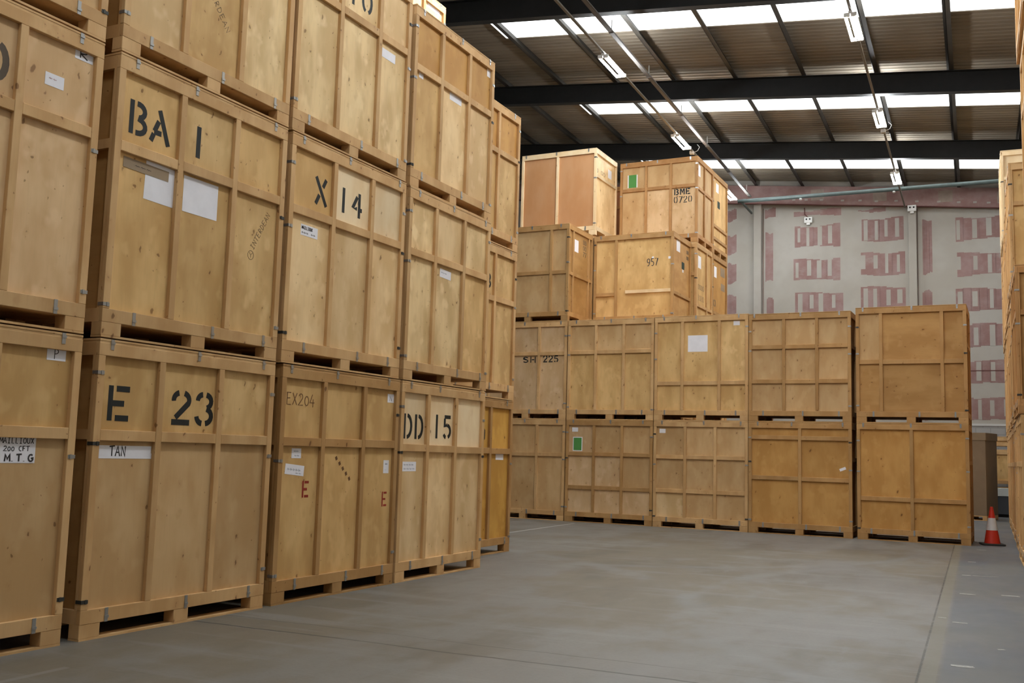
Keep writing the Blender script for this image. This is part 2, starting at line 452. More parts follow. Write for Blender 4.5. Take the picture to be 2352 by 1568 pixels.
    def marks(items, shs, tr, side_):
        yy = FT - .0006
        for s in shs:
            u0, v0, u1, v1 = s[:4]
            if not tr: u0, u1, v0, v1 = u0 + sh[0], u1 + sh[0], v0 + sh[1], v1 + sh[1]
            mt = s[4] if len(s) > 4 else M_PAPER; rot = s[5] if len(s) > 5 else 0
            off = s[8] if len(s) > 8 else 0
            m = MB(); sheet(m, u0, v0, u1, v1, yy - off, rot)
            if tr: m.xform(tr)
            nm = 'paper_label' if mt is M_PAPER else ('tape_strip' if mt is M_TAPE else ('green_label' if mt is M_GREEN else 'painted_patch'))
            o = m.build(nm, mt, root)
            wr = s[6] if len(s) > 6 else None
            if wr:
                for (txt, a0, b0, a1, b1, lw) in wr:
                    m = MB()
                    lettering(m, txt, u0 + (u1 - u0) * a0, v1 + (v0 - v1) * b0, u0 + (u1 - u0) * a1, v1 + (v0 - v1) * b1, yy - off - .0018, 'H', lw, rot=-rot)
                    if tr: m.xform(tr)
                    m.build('handwriting', s[7] if len(s) > 7 and s[7] else M_PEN, o)
        for t in items:
            txt, u0, v0, u1, v1, font, mt, lw = t[:8]
            if not tr: u0, u1, v0, v1 = u0 + sh[0], u1 + sh[0], v0 + sh[1], v1 + sh[1]
            for ci in range(len(txt) if font == 'S' else 1):
                tt = ' ' * ci + txt[ci] + ' ' * (len(txt) - ci - 1) if font == 'S' else txt
                if not tt.strip(): continue
                m = MB(); lettering(m, tt, u0, v0, u1, v1, yy, font, lw, rot=t[8] if len(t) > 8 else 0, slant=t[9] if len(t) > 9 else 0)
                if tr: m.xform(tr)
                m.build('stencil_character' if font == 'S' else 'handwritten_lettering', mt, root)
    marks(text, sheets, None, 0)
    marks(side_text, side_sheets, TR if side != 'L' else TL, 1)
    return root

S, H_ = 'S', 'H'
K_ = M_STENCIL
ROWL = 'storage crates in the left-hand stacks'
ROWB = 'storage crates in the two-high row across the back'
ROWU = 'storage crates piled high behind the back row'
ROWR = 'storage crates along the right-hand edge'
def left(y, z, label, dx=0.0, dy=0.0, x=-6.54, **kw):
    kw.setdefault('side_ply', 'brown'); kw.setdefault('sh', ((y + 1.0) * .04 / 6.54, (z + 1.8 - 1.55) * .04 / 6.54))  # sides browner than fronts: shade between the stacks put into their colour
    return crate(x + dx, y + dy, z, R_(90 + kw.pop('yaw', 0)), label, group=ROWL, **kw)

T1, T2, T3, T4 = 0.0, 2.380, 4.760, 7.140
# column A (cut by the left edge of the photo)
left(3.345, T1, 'plywood crate at bottom left corner with a taped MTG note and P label', ply='tan', top_ply='golden', stiles=(.70, 1.41),
     sheets=[(1.82, 2.26, 1.99, 2.15, M_PAPER, 0, [('P', .35, .1, .65, .8, .006)]),
             (1.435, 1.57, 1.785, 1.37, M_PAPER, 0, [('MAILLIOUX', .13, .72, .95, .92, .006), ('200 CFT', .24, .44, .85, .62, .006), ('M.T.G', .28, .06, .95, .32, .012)])])
left(3.345, T2, 'knotty plywood crate above the MTG crate, with R label and part of a black 0', ply='tan_knotty', stiles=(.70, 1.41),
     text=[('0', 1.07, 1.74, 1.30, 2.03, S, M_FADED, .055)],
     sheets=[(1.86, 2.26, 2.03, 2.15, M_PAPER, 0, [('R', .2, .15, .75, .8, .010)]), (1.61, 1.95, 1.78, 1.85, M_PAPER, 0, [('~~', .2, .5, .6, .7, .002)], M_RED)])
left(3.345, T3, 'third-tier plywood crate cut off at the top left corner of the photo', ply='tan', stiles=(.70, 1.41))
# column B
left(5.643, T1, 'bottom-tier plywood crate stencilled E 23 with a white TAN strip', ply='tan', top_ply='golden',
     bay_ply={(2, 1): 'gold_knotty', (1, 1): 'golden'}, stiles=(.68, 1.40),
     text=[('E', .10, 1.715, .33, 2.0, S, K_, .048), ('23', .80, 1.71, 1.31, 2.01, S, K_, .05)],
     sheets=[(.055, 1.515, .60, 1.425, M_PAPER, 0, [('TAN', .2, .05, .50, .95, .011)]), (.035, 1.455, .64, 1.41, M_PAPER, 0, None, None, -.0004)])
left(5.643, T2, 'golden plywood crate stencilled BA 1 with brown tape and two white sheets', ply='golden', bay_ply={(2, 0): 'gold_knotty', (1, 1): 'gold_knotty'},
     stiles=(.73, 1.42),
     text=[('BA', .12, 1.72, .56, 2.01, S, K_, .046), ('1', .84, 1.72, 1.0, 2.01, S, K_, .052),
           ('INTERDEAN', 1.72, 1.03, 2.16, 1.085, H_, M_PENCIL, .0045, R_(61)), ('O', 1.64, .93, 1.73, 1.02, H_, M_PENCIL, .0045), ('Y', 1.665, .95, 1.71, 1.0, H_, M_PENCIL, .004)],
     sheets=[(.33, 1.535, .70, 1.20, M_PAPER, R_(1.5)), (.77, 1.525, 1.20, 1.20), (.09, 1.505, .59, 1.415, M_TAPE, R_(1.0), [('~~~', .25, .4, .6, .6, .003)], None, .0018)])
left(5.643, T3, 'third-tier knotty plywood crate above the BA 1 crate, with pencilled writing', ply='golden', bay_ply={(2, 0): 'pale_knotty', (0, 0): 'pale'}, stiles=(.70, 1.42),
     text=[('INTERDEAN', .84, 1.02, 1.38, 1.08, H_, M_PENCIL, .005, R_(-50))])
# column C
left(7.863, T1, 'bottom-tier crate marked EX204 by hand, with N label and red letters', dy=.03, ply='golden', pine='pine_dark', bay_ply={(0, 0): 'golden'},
     stiles=(.71, 1.44),
     text=[('EX204', .07, 1.97, .52, 2.09, H_, M_BROWNINK, .010),
           ('E', .38, 1.03, .49, 1.20, S, M_RED, .026), ('E', 1.84, .89, 1.94, 1.06, S, M_RED, .022)]
          + [('1', .93 + i * .062, 1.405 - i * .055, .985 + i * .062, 1.445 - i * .055, S, M_BROWNINK, .034, R_(28)) for i in range(5)],
     sheets=[(1.88, 2.19, 2.01, 2.09, M_PAPER, 0, [('N', .3, .2, .7, .75, .005)]), (.19, 1.53, .34, 1.43, M_PAPER, 0, [('~~~', .2, .6, .7, .85, .003), ('~~', .3, .15, .8, .4, .003)], M_BLUEPEN),
             (.10, 1.365, .40, 1.26, M_PAPER, R_(5), [('~~~~~', .1, .4, .8, .85, .003), ('~~', .55, .1, .85, .3, .003)], M_BLUEPEN),
             (1.85, 1.42, 1.96, 1.27, M_PAPER, 0, [('~~', .3, .6, .7, .85, .003), ('.', .3, .25, .6, .4, .03)], M_BLUEPEN)])
left(7.863, T2, 'second-tier pale plywood crate stencilled X 14 with a small printed label', dy=-.01, ply='pale', bay_ply={(0, 1): 'golden', (1, 1): 'white', (2, 1): 'white'}, stiles=(.75, 1.46), rows=(1.585,),
     text=[('X', .39, 1.71, .61, 2.0, S, K_, .046), ('14', .80, 1.72, 1.24, 2.0, S, K_, .046)],
     sheets=[(.19, 1.445, .47, 1.33, M_PAPER, 0, [('MAILLIOUX', .05, .58, .68, .85, .008), ('~~~ ~~', .05, .12, .85, .42, .003)])])
left(7.863, T3, 'third-tier pale knotty crate stencilled 10 above the X 14 crate', dy=-.03, ply='pale_knotty', bay_ply={(2, 1): 'pale', (0, 1): 'pale'}, stiles=(.75, 1.49),
     text=[('10', .82, 1.72, 1.29, 2.0, S, M_STENCIL, .044)], sheets=[(1.52, 1.45, 1.80, 1.34)])
# column D
left(10.075, T1, 'bottom-tier pale new plywood crate stencilled DD 15', W=2.09, ply='pale', top_ply='white', pine='pine', stiles=(.63, 1.32), rows=(1.57,),
     text=[('DD', .045, 1.68, .50, 1.98, S, K_, .046), ('15', .72, 1.70, 1.18, 2.0, S, K_, .046)], sheets=[(.06, 1.405, .36, 1.29, M_PAPER, 0, [('~~~~', .08, .55, .8, .85, .003), ('~~~~', .08, .15, .9, .4, .003)], M_BLUEPEN)])
left(10.075, T2, 'unmarked second-tier plywood crate above DD 15, with one curled paper label', W=2.09, dx=.005, ply='pale_knotty', bay_ply={(1, 1): 'pale', (2, 0): 'gold_knotty'}, stiles=(.65, 1.38), rows=(1.57,),
     sheets=[(.75, 1.47, 1.03, 1.36, M_PAPER, R_(2), [('~~~', .1, .5, .6, .75, .003)], M_BLUEPEN)], H=2.358)
left(10.06, T3 - .02, 'third-tier crate right of the 10 crate, with darker top panels and three small labels', W=2.09, ply='pale', top_ply='amber', bay_ply={(0, 0): 'golden'}, stiles=(.68, 1.40), rows=(1.54,),
     sheets=[(.10, 1.50, .20, 1.40), (.86, 1.48, 1.17, 1.37), (1.86, 2.15, 2.0, 2.04)], H=2.31)
# column E, set back
EX = -7.255
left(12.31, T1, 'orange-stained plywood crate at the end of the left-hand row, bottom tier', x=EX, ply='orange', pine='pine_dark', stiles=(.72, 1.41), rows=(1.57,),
     text=[('9', 1.0, 1.68, 1.22, 1.93, S, K_, .04)], sheets=[(1.57, 1.53, 1.83, 1.43)], clips=True)
left(12.31, T2, 'second-tier golden crate above the orange-stained crate', x=EX, ply='gold_knotty', stiles=(.72, 1.41), rows=(1.55,), H=2.40,
     text=[('B', 1.05, 1.68, 1.24, 1.92, S, K_, .04)])
left(12.31, T3 + .032, 'third-tier crate topping the set-back stack at the end of the left-hand row', x=EX, ply='gold_knotty', top_ply='amber', stiles=(.71, 1.40), rows=(1.50,), H=2.275)
# fourth-tier crate seen over column D, on a second row
HID = 'plain plywood storage crate buried inside the stacks behind the visible rows'
HG = 'storage crates hidden inside the stacks'
for t in (T1, T2, T3):
    crate(-9.0, 12.66, t, R_(90), HID, ply='tan', clips=False, plain=True, group=HG)
    for yy in (3.345, 5.643, 7.863, 10.075): crate(-8.12, yy, t, R_(90), HID, ply='tan', clips=False, plain=True, group=HG)  # unseen second row, added to keep light out of gaps and pallet openings
    crate(-6.54, 1.10, t, R_(90), 'plain plywood storage crate of the left-hand row, just outside the left border', ply='tan', clips=False, plain=True, group='crates outside the left border')
left(12.66, T4, 'white-labelled fourth-tier crate peeping over the left stacks at the ceiling', x=-9.0, ply='pale', pine='pine', sheets=[(1.5, 2.2, 1.9, 2.05)], H=2.30)

# ---------------------------------------------------------------- back row, two high
YB = 21.76
def back(x, z, label, **kw):
    return crate(x, kw.pop('y', YB), z, 0.0, label, group=kw.pop('group', ROWB), **kw)
HB = 2.364
back(-11.68, 0, 'bottom crate under the SH 225 crate in the back row', ply='tan', rows=(1.53,), stiles=(.70, 1.40), H=HB)
back(-11.68, HB + .002, 'greyish plywood crate stencilled SH 225', ply='greyish', top_ply='greyish', rows=(1.57,), stiles=(.70, 1.40), H=2.345,
     text=[('SH', .96, 1.355, 1.31, 1.50, S, K_, .026), ('225', 1.50, 1.36, 1.90, 1.52, S, K_, .026)])
back(-9.52, 0, 'back-row bottom crate with green card and white label, three rows of panels', ply='greyish', pine='pine_dark', bay_ply={(2, 2): 'tan', (1, 2): 'tan', (2, 1): 'tan'}, rows=(.80, 1.57), stiles=(.70, 1.39), H=HB,
     sheets=[(.14, 2.18, .29, 2.08), (.165, 1.96, .405, 1.63, M_PAPER), (.185, 1.94, .385, 1.65, M_GREEN, 0, None, None, .0018)])
back(-9.52, HB + .002, 'upper back-row crate directly right of the SH 225 crate', ply='golden', bay_ply={(1, 0): 'golden'}, top_ply='tan', rows=(1.58,), stiles=(.71, 1.40), H=2.345)
back(-7.37, 0, 'back-row bottom crate with small white label, nine pale panels', ply='tan', pine='pine', bay_ply={(0, 0): 'pale', (1, 1): 'tan'}, rows=(.81, 1.56), stiles=(.73, 1.41), H=HB,
     sheets=[(.13, 2.18, .27, 2.085)])
back(-7.37, HB + .002, 'upper back-row crate with a large white sheet on its middle panel', ply='golden', pine='pine', rows=(.84,), stiles=(.65, 1.49), H=2.355,
     sheets=[(.77, 1.91, 1.22, 1.54), (1.80, 2.21, 1.94, 2.11)], bay_ply={(2, 1): 'gold_knotty', (1, 1): 'golden'})
back(-5.225, 0, 'amber back-row bottom crate with four large panels and a torn label', ply='amber', pine='pine_dark', rows=(1.17, 2.03), stiles=(1.08,), H=HB,
     sheets=[(1.88, 1.43, 2.01, 1.375, M_PAPER, R_(-22))])
back(-5.225, HB + .002, 'upper back-row crate with nine square panels', ply='tan', pine='pine_dark', rows=(.86, 1.61), stiles=(.75, 1.44), H=2.338, side='R')
back(-2.995, 0, 'last back-row bottom crate beside the traffic cone', ply='amber', pine='pine_dark', W=2.11, rows=(.83,), stiles=(1.05,), H=HB, side='R')
back(-2.995, HB + .002, 'tallest upper crate at the right end of the back row', ply='brown', pine='pine_dark', W=2.11, rows=(1.25,), stiles=(.49, 1.65), H=2.39, side='R', bay_ply={(2, 0): 'brown', (0, 1): 'tan'})

# ---------------------------------------------------------------- higher piles behind
Z3 = HB * 2 - .008 + .003
Z3 = 2.366 + 2.345 + .002
back(-11.68, Z3, 'third-tier crate above SH 225 with paper sheet and stencil on its side', ply='tan', pine='pine_dark', rows=(1.19,), stiles=(1.66,), H=2.365, side='R', group=ROWU, side_stiles=(.30, 1.28), side_rows=(1.17,), side_ply='brown',
     side_sheets=[(.40, 2.06, .66, 1.76)], side_text=[('BB', .95, 2.03, 1.16, 2.14, S, M_FADED, .02), ('00', .95, 1.88, 1.16, 2.0, S, M_FADED, .02), ('77', .95, 1.72, 1.16, 1.85, S, M_FADED, .02)])
ZM = T3
back(-9.53, ZM, 'crate handwritten 957 behind the back row', y=23.30, ply='golden', pine='pine_dark', rows=(.79,), stiles=(.60,), skip_rails=((1, 0),), extra_rail=(.85, 2.05, .84), H=2.30, side='R', group=ROWU, side_stiles=(), side_rows=(.80,), side_ply='brown', W=2.09,
     text=[('957', 1.40, 1.47, 1.69, 1.65, H_, M_PEN, .018)], sheets=[(1.53, 1.70, 1.58, 1.66), (1.95, 1.68, 2.05, 1.62)],
     side_sheets=[(.37, 2.17, .66, 1.88), (.80, 1.68, 1.03, 1.50, M_DARKGREEN), (.86, 1.49, .96, 1.42)], side_text=[('000', 1.2, 1.95, 1.38, 2.05, S, M_FADED, .02), ('000', 1.2, 1.80, 1.38, 1.90, S, M_FADED, .02)])
back(-11.64, T4 - .02, 'topmost pinkish crate with fresh pale battens', y=23.30, ply='pink', pine='pine_pale', rows=(), stiles=(1.04,), H=2.27, side='R', group=ROWU, side_stiles=(), side_rows=(1.56,), side_ply='pale', W=2.13, clips=True,
     side_sheets=[(.92, 1.95, 1.17, 1.72)], side_text=[('BME 00', .10, 1.66, .72, 1.78, S, M_FADED, .02)] if False else [('0 00', .10, 1.66, .70, 1.78, S, M_FADED, .02)])
back(-9.44, T4 - .05, 'topmost crate stencilled BME 0720 with a green card', y=24.84, ply='greyish', pine='pine_red', rows=(1.52,), stiles=(.73, 1.41), H=2.28, side='R', group=ROWU, side_stiles=(.70,), side_rows=(1.45, ), side_ply='tan', W=2.14,
     bay_ply={(0, 0): 'tan', (0, 1): 'tan', (1, 1): 'tan', (2, 1): 'tan', (1, 0): 'tan_knotty', (2, 0): 'tan_knotty'},
     text=[('BME', 1.50, 1.29, 1.93, 1.45, S, K_, .032), ('0720', 1.49, 1.07, 1.98, 1.25, S, M_STENCIL, .022)],
     sheets=[(.20, 1.95, .48, 1.60, M_PAPER), (.23, 1.95, .45, 1.60, M_GREEN, 0, None, None, .0018)], side_sheets=[(.15, 2.10, .38, 1.80)])
back(-9.44, T3, 'third-tier crate stencilled 1010 on its side, beneath the BME 0720 crate', y=24.84, ply='golden', pine='pine', H=2.325, side='R', group=ROWU, side_stiles=(.98,), side_rows=(.70,), side_ply='golden', rows=(1.5,),
     side_sheets=[(.25, 2.02, .52, 1.70)], side_text=[('0000', .25, 1.13, .78, 1.28, S, M_FADED, .02), ('1010', .25, .84, .78, 1.0, S, M_FADED, .02)])
back(-9.44, T3, 'third-tier crate at the far end of the high pile, nearest the pink patched wall', y=26.38, ply='amber', pine='pine_dark', H=2.325, side='R', group=ROWU, side_stiles=(), side_rows=(.72,), side_ply='amber', rows=(1.5,),
     side_sheets=[(.25, 2.02, .50, 1.72), (.9, 2.1, 1.35, 1.85, M_TAPE), (.95, 1.65, 1.35, 1.45, M_TAPE)], side_text=[('0', .2, .9, .42, 1.1, S, M_FADED, .04)])
back(-9.44, T4 - .05, 'topmost crate behind BME 0720, with a dark card on its side', y=26.38, ply='amber', pine='pine_dark', H=2.28, side='R', group=ROWU, side_stiles=(), side_rows=(.45, .80), side_ply='golden', rows=(1.5,),
     side_sheets=[(.40, 2.05, .66, 1.80), (.55, 1.58, .80, 1.38, M_DARKGREEN)])
back(-11.72, T4 - .05, 'dark reddish crate glimpsed between the two topmost crates', y=26.38, ply='reddish', pine='pine_red', H=2.10, group=ROWU, rows=(1.5,), side_ply='reddish')
for (x, y, ts) in ((-9.5, 23.30, (T1, T2)), (-11.70, 23.30, (T1, T2, T3)), (-9.44, 24.84, (T1, T2)), (-9.44, 26.38, (T1, T2)), (-11.72, 26.38, (T1, T2, T3))):
    for t in ts: crate(x, y, t, 0, HID, ply='tan', clips=False, plain=True, group=HG, H=2.366 if t != T3 else (2.325 if y > 26 else 2.355))

# ---------------------------------------------------------------- right-hand edge (aligned with the building)
def right(xw, yfar, z, label, **kw):
    return crate(*wloc(xw, yfar, z), R_(-88), label, group=kw.pop('group', ROWR), side='R', **kw)
right(.80, 31.85, T1, 'bottom crate at the far end of the right-hand row', ply='pale', clips=False)
right(.78, 31.85, T2, 'second-tier crate at the far end of the right-hand row', ply='tan', clips=False)
right(.76, 31.85, T3, 'third-tier crate at the far end of the right-hand row', ply='pale', clips=False)
right(.76, 31.85, T4, 'top crate at the far end of the right-hand row', ply='pale', clips=False, H=2.2)
right(.76, 29.60, T1, 'bottom crate below the fresh white crate on the right', ply='tan', clips=False)
right(.76, 29.60, T2, 'second-tier crate below the fresh white crate on the right', ply='pale', clips=False)
right(.73, 29.60, T3, 'third-tier crate directly under the fresh white crate on the right', ply='pale', clips=False)
right(.70, 29.60, T4, 'fresh whitish crate standing topmost at the right edge', ply='white', pine='pine_pale', side_ply='white', H=2.32)
for k, (yf, dx) in enumerate(((27.2, .0), (24.8, .0), (22.35, 0.0))):
    w = ('third', 'second', 'first')[k]
    for j, t in enumerate((T1, T2, T3)):
        right(.74 - .03 * k - .02 * j, yf, t, 'right-hand row crate, %s tier of the %s three-high stack from the camera' % (('bottom', 'second', 'top')[j], w),
              ply=('tan', 'pale', 'pale')[(j + k) % 3], clips=(k == 2), side_ply='golden' if k == 2 else None)
right(.64, 19.75, T1, 'low brown-sided crate at the right edge under the darker brown one', ply='tan', side_ply='orange', pine='pine')
right(.61, 19.75, T2, 'dark brown plywood crate at the right edge, top of its two-high stack', ply='brown', side_ply='brown', pine='pine_red')
for j, t in enumerate((T1, T2)):
    right(.82, 15.2, t, 'plywood crate low in the nearest right-hand stack, outside the photo', ply='tan', clips=False, plain=True)
right(.66, 15.2, T3, 'nearest crate at the right edge, its side filling the upper border', ply='pale', clips=False)
right(.62, 15.2, T4, 'nearest topmost crate at the right edge, jutting above the skylights', ply='pale', clips=False)

# ---------------------------------------------------------------- building shell
def W_(mb, name, mats, kind='structure'):
    o = mb.build(name, mats); o.matrix_world = MW.copy(); o['kind'] = kind
    return o
XL, XR, YN, YF = -18.0, 3.4, -8.0, 36.6
def zbeam(x): return 10.27 - .0955 * x
def zsheet(x): return zbeam(x) + .80

def mat_floor():
    k = NT('stained_concrete')
    tc = k.n('ShaderNodeTexCoord'); sp = k.n('ShaderNodeSeparateXYZ'); k.l(tc.outputs['Object'], sp.inputs[0])
    X, Y = sp.outputs[0], sp.outputs[1]
    n1 = k.noise(k.objvec((.35, .22, 1), 0), 1.0, 5, .6)
    n2 = k.noise(k.objvec((.9, .35, 1), 0), 1.3, 4, .6)
    n3 = k.noise(k.objvec((1, 1, 1), 0), 30.0, 3, .6)
    mp = k.objvec((.25, 2.0, 1), 0)
    n4 = k.noise(mp, 1.6, 4, .6)
    col = k.mix(k.ramp(n1, .44, .56), (.168, .164, .152), (.148, .128, .096))
    col = k.mix(k.ramp(n2, .50, .66, 0, .75), col, (.115, .102, .080))
    col = k.mix(k.ramp(n4, .53, .68, 0, .6), col, (.20, .198, .188))
    col = k.mix(k.ramp(n3, .4, .75, 0, .25), col, (.10, .096, .088))
    # pale scuffs sweeping across (tyre arcs)
    for cx, cy, r0, ww in ((-9.5, 8.0, 7.3, .28), (-7.0, 19.5, 6.1, .22), (3.0, 12.0, 6.0, .2)):
        dx = k.math('SUBTRACT', X, cx); dy = k.math('SUBTRACT', Y, cy)
        d = k.math('SQRT', k.math('ADD', k.math('MULTIPLY', dx, dx), k.math('MULTIPLY', dy, dy)))
        e = k.math('ABSOLUTE', k.math('SUBTRACT', d, r0))
        col = k.mix(k.math('MULTIPLY', k.ramp(e, 0, ww, .5, 0), k.ramp(n2, .35, .6)), col, (.195, .20, .20))
    # blue-grey lane on the right
    wob = k.math('MULTIPLY_ADD', n3, .03, X)
    lane = k.ramp(wob, -.30, -.24)
    blue = k.mix(k.ramp(n2, .35, .65), (.093, .102, .115), (.118, .118, .112))
    col = k.mix(lane, col, blue)
    strip = k.math('MULTIPLY', k.math('GREATER_THAN', X, -.41), k.math('LESS_THAN', wob, -.285))
    col = k.mix(k.math('MULTIPLY', strip, .8), col, (.16, .15, .115))
    n6 = k.noise(k.objvec((1.3, 4.5, 1), 0), 1.1, 5, .7)
    col = k.mix(k.ramp(n6, .62, .72, 0, .4), col, (.075, .07, .06))
    n7 = k.noise(k.objvec((3.5, .8, 1), 0), 1.2, 5, .65)
    col = k.mix(k.ramp(n7, .62, .74, 0, .35), col, (.21, .21, .205))
    # joints
    def joint(c, v, w, f=1.0):
        nonlocal col
        e = k.math('ABSOLUTE', k.math('SUBTRACT', v, c))
        col = k.mix(k.math('MULTIPLY', k.ramp(e, w * .5, w, .75 * f, 0), k.ramp(n4, .35, .5, .4, 1)), col, (.025, .023, .02))
    wy = k.math('MULTIPLY_ADD', n2, .12, Y)
    wx = k.math('MULTIPLY_ADD', n3, .02, X)
    joint(-.415, wx, .012)
    left_only = None
    joint(7.15, wy, .02, 1.1); joint(7.55, wy, .012, .8); joint(-8.0 + 25.5, wy, .012, .3)
    joint(-6.5, wx, .01, .5)
    # painted white lines
    wl = k.math('MULTIPLY', k.math('LESS_THAN', k.math('ABSOLUTE', k.math('SUBTRACT', X, -8.31)), .035), k.math('MULTIPLY', k.math('GREATER_THAN', Y, 15.5), k.math('LESS_THAN', Y, 21.6)))
    col = k.mix(k.math('MULTIPLY', wl, .8), col, (.42, .42, .41))
    w2 = k.math('MULTIPLY', k.math('LESS_THAN', k.math('ABSOLUTE', k.math('SUBTRACT', X, -5.70)), .03), k.math('LESS_THAN', Y, 5.2))
    col = k.mix(k.math('MULTIPLY', w2, .45), col, (.25, .245, .235))
    k.l(col, k.b.inputs['Base Color'])
    k.l(k.ramp(n1, .3, .7, .42, .62), k.b.inputs['Roughness'])
    k.b.inputs['Specular IOR Level'].default_value = .45
    bp = k.n('ShaderNodeBump'); bp.inputs['Strength'].default_value = .08; bp.inputs['Distance'].default_value = .01
    k.l(n3, bp.inputs['Height']); k.l(bp.outputs[0], k.b.inputs['Normal'])
    return k.m
m = MB(); m.box(XL, XR, YN, YF, -.12, 0); W_(m, 'floor', mat_floor())

M_WALL = mat_plain('block_wall_paint', (.50, .48, .44), .85, var=.05)
m = MB(); m.box(XL - .15, XL, YN, YF, -.12, 12.9); W_(m, 'wall_left', M_WALL)
m = MB(); m.box(XR, XR + .15, YN, YF, -.12, 11.0); W_(m, 'wall_right', M_WALL)
m = MB(); m.box(XL, XR, YN - .15, YN, -.12, 12.9); W_(m, 'wall_near', M_WALL)

# far wall: plasterboard with filled joints
kk = NT('filled_plasterboard')
n1 = kk.noise(kk.objvec((1, 1, 1), 0), .7, 3); n2 = kk.noise(kk.objvec((1, 1, 1), 0), 4.0, 3)
c1 = kk.mix(kk.ramp(n1, .35, .65), (.33, .305, .265), (.37, .348, .312)); c1 = kk.mix(kk.ramp(n2, .5, .75, 0, .2), c1, (.30, .275, .235))
kk.l(c1, kk.b.inputs['Base Color']); kk.b.inputs['Roughness'].default_value = .85
M_FILL = kk.m
kk = NT('pink_plasterboard')
n1 = kk.noise(kk.objvec((1, 1, 1), 0), 2.2, 4, .6)
c1 = kk.mix(kk.ramp(n1, .35, .7), (.235, .135, .122), (.285, .19, .176)); n5 = kk.noise(kk.objvec((1, 1, 2.2), 0), 1.7, 4, .65); c1 = kk.mix(kk.ramp(n5, .56, .76, 0, .7), c1, (.31, .26, .23)); kk.l(c1, kk.b.inputs['Base Color']); kk.b.inputs['Roughness'].default_value = .85
M_PINK = kk.m
m = MB()
m.box(XL, XR, YF, YF + .15, -.12, 12.9, mi=0)
f_ = YF / 35.2
def fw(X, z): return X * f_, 1.55 + (z - 1.55) * f_
def patch(x0, z0, x1, z1, strips=(), off=.004):
    (a, b), (c, d) = fw(x0, z0), fw(x1, z1)
    j = lambda s: rnd.uniform(-s, s)
    n = 7
    # ragged board patch as a fan of columns
    cols = [(a + (c - a) * i / n) for i in range(n + 1)]
    for i in range(n):
        lo = b + j(.018) + .05 * math.sin(i * .5 + x0); hi = d + j(.018) + .04 * math.sin(i * .8 + z0)
        m.box(cols[i] - (.01 if i else j(.03)), cols[i + 1], YF - off, YF + .01, lo, hi, mi=1)
    for s in strips:
        sc = a + (c - a) * s; hh = d - b; w = .065 + j(.02)
        m.box(sc - w, sc + w, YF - off - .003, YF + .01, b + hh * (.16 + j(.14)), d - hh * (.02 + abs(j(.12))), mi=0)
pitch = 1.255
for (x0, x1, zt, n, strips) in ((-5.59, -4.03, 9.62, 7, (.10, .33, .56, .79)), (-3.41, -2.04, 9.72, 7, (.07, .33, .60, .86)), (-.48, 1.15, 9.55, 7, (.06, .37, .62, .86)),
                                (-10.0, -8.75, 9.62, 7, (.1, .4, .7)), (1.75, 3.2, 9.5, 7, (.1, .4, .7))):
    for i in range(n):
        patch(x0 + rnd.uniform(-.05, .05), zt - .74 - i * pitch * .93, x1 + rnd.uniform(-.05, .05), zt - i * pitch * .93, [s + rnd.uniform(-.03, .03) for s in strips])
for (x0, x1, z0, z1) in ((-6.59, -6.32, 7.76, 9.46), (-6.56, -6.30, 5.2, 7.15), (-6.56, -6.3, 2.9, 4.9), (-6.59, -6.23, 10.0, 10.33), (-5.62, -4.03, 9.96, 10.16), (-3.5, -2.6, 10.0, 10.08),
                         (-1.46, -1.18, 7.78, 9.55), (-1.48, -1.2, 5.3, 7.2), (-1.48, -1.2, 3.0, 4.9),
                         (-7.91, -7.6, 10.0, 10.4), (-7.91, -7.6, 8.8, 9.45), (-7.91, -7.6, 7.75, 8.44), (-7.91, -7.6, 6.6, 7.3), (-7.91, -7.6, 5.4, 6.1)):
    patch(x0, z0, x1, z1)
W_(m, 'wall_far', [M_FILL, M_PINK])
# boxed-in rafter against the far wall: pink board with filler dabs, following the roof slope
m = MB()
m.prism([(XL + .01, zbeam(XL) - .08), (XR - .01, zbeam(XR) - .08), (XR - .01, zsheet(XR) - .22), (XL + .01, zsheet(XL) - .22)], 'y', YF - .22, YF - .01, mi=0)
x = -12.0
while x < 2.5:
    zc = zbeam(x) + .07 + rnd.uniform(-.02, .02)
    m.box(x, x + .11, YF - .225, YF - .2, zc - .03, zc + .03, mi=1); x += rnd.uniform(.38, .75)
for x in (-9.5, -5.2, -3.1, -1.0, .8):
    m.box(x, x + .45, YF - .224, YF - .2, zbeam(x) + .05, zbeam(x) + .45, mi=2)
W_(m, 'trim_1', [M_PINK, M_FILL, mat_plain('smeared_filler', (.27, .215, .18), .85, var=.08)])
# boxed columns
for i, (a, b) in enumerate(((-6.97, -6.71), (-1.89, -1.65), (3.0, 3.3), (-12.0, -11.75))):
    a2, b2 = a * f_, b * f_
    m = MB(); m.box(a2, b2, YF - .16, YF - .003, .0, zbeam(b2) - .09, .004)
    W_(m, 'trim_%d' % (i + 2), M_FILL)
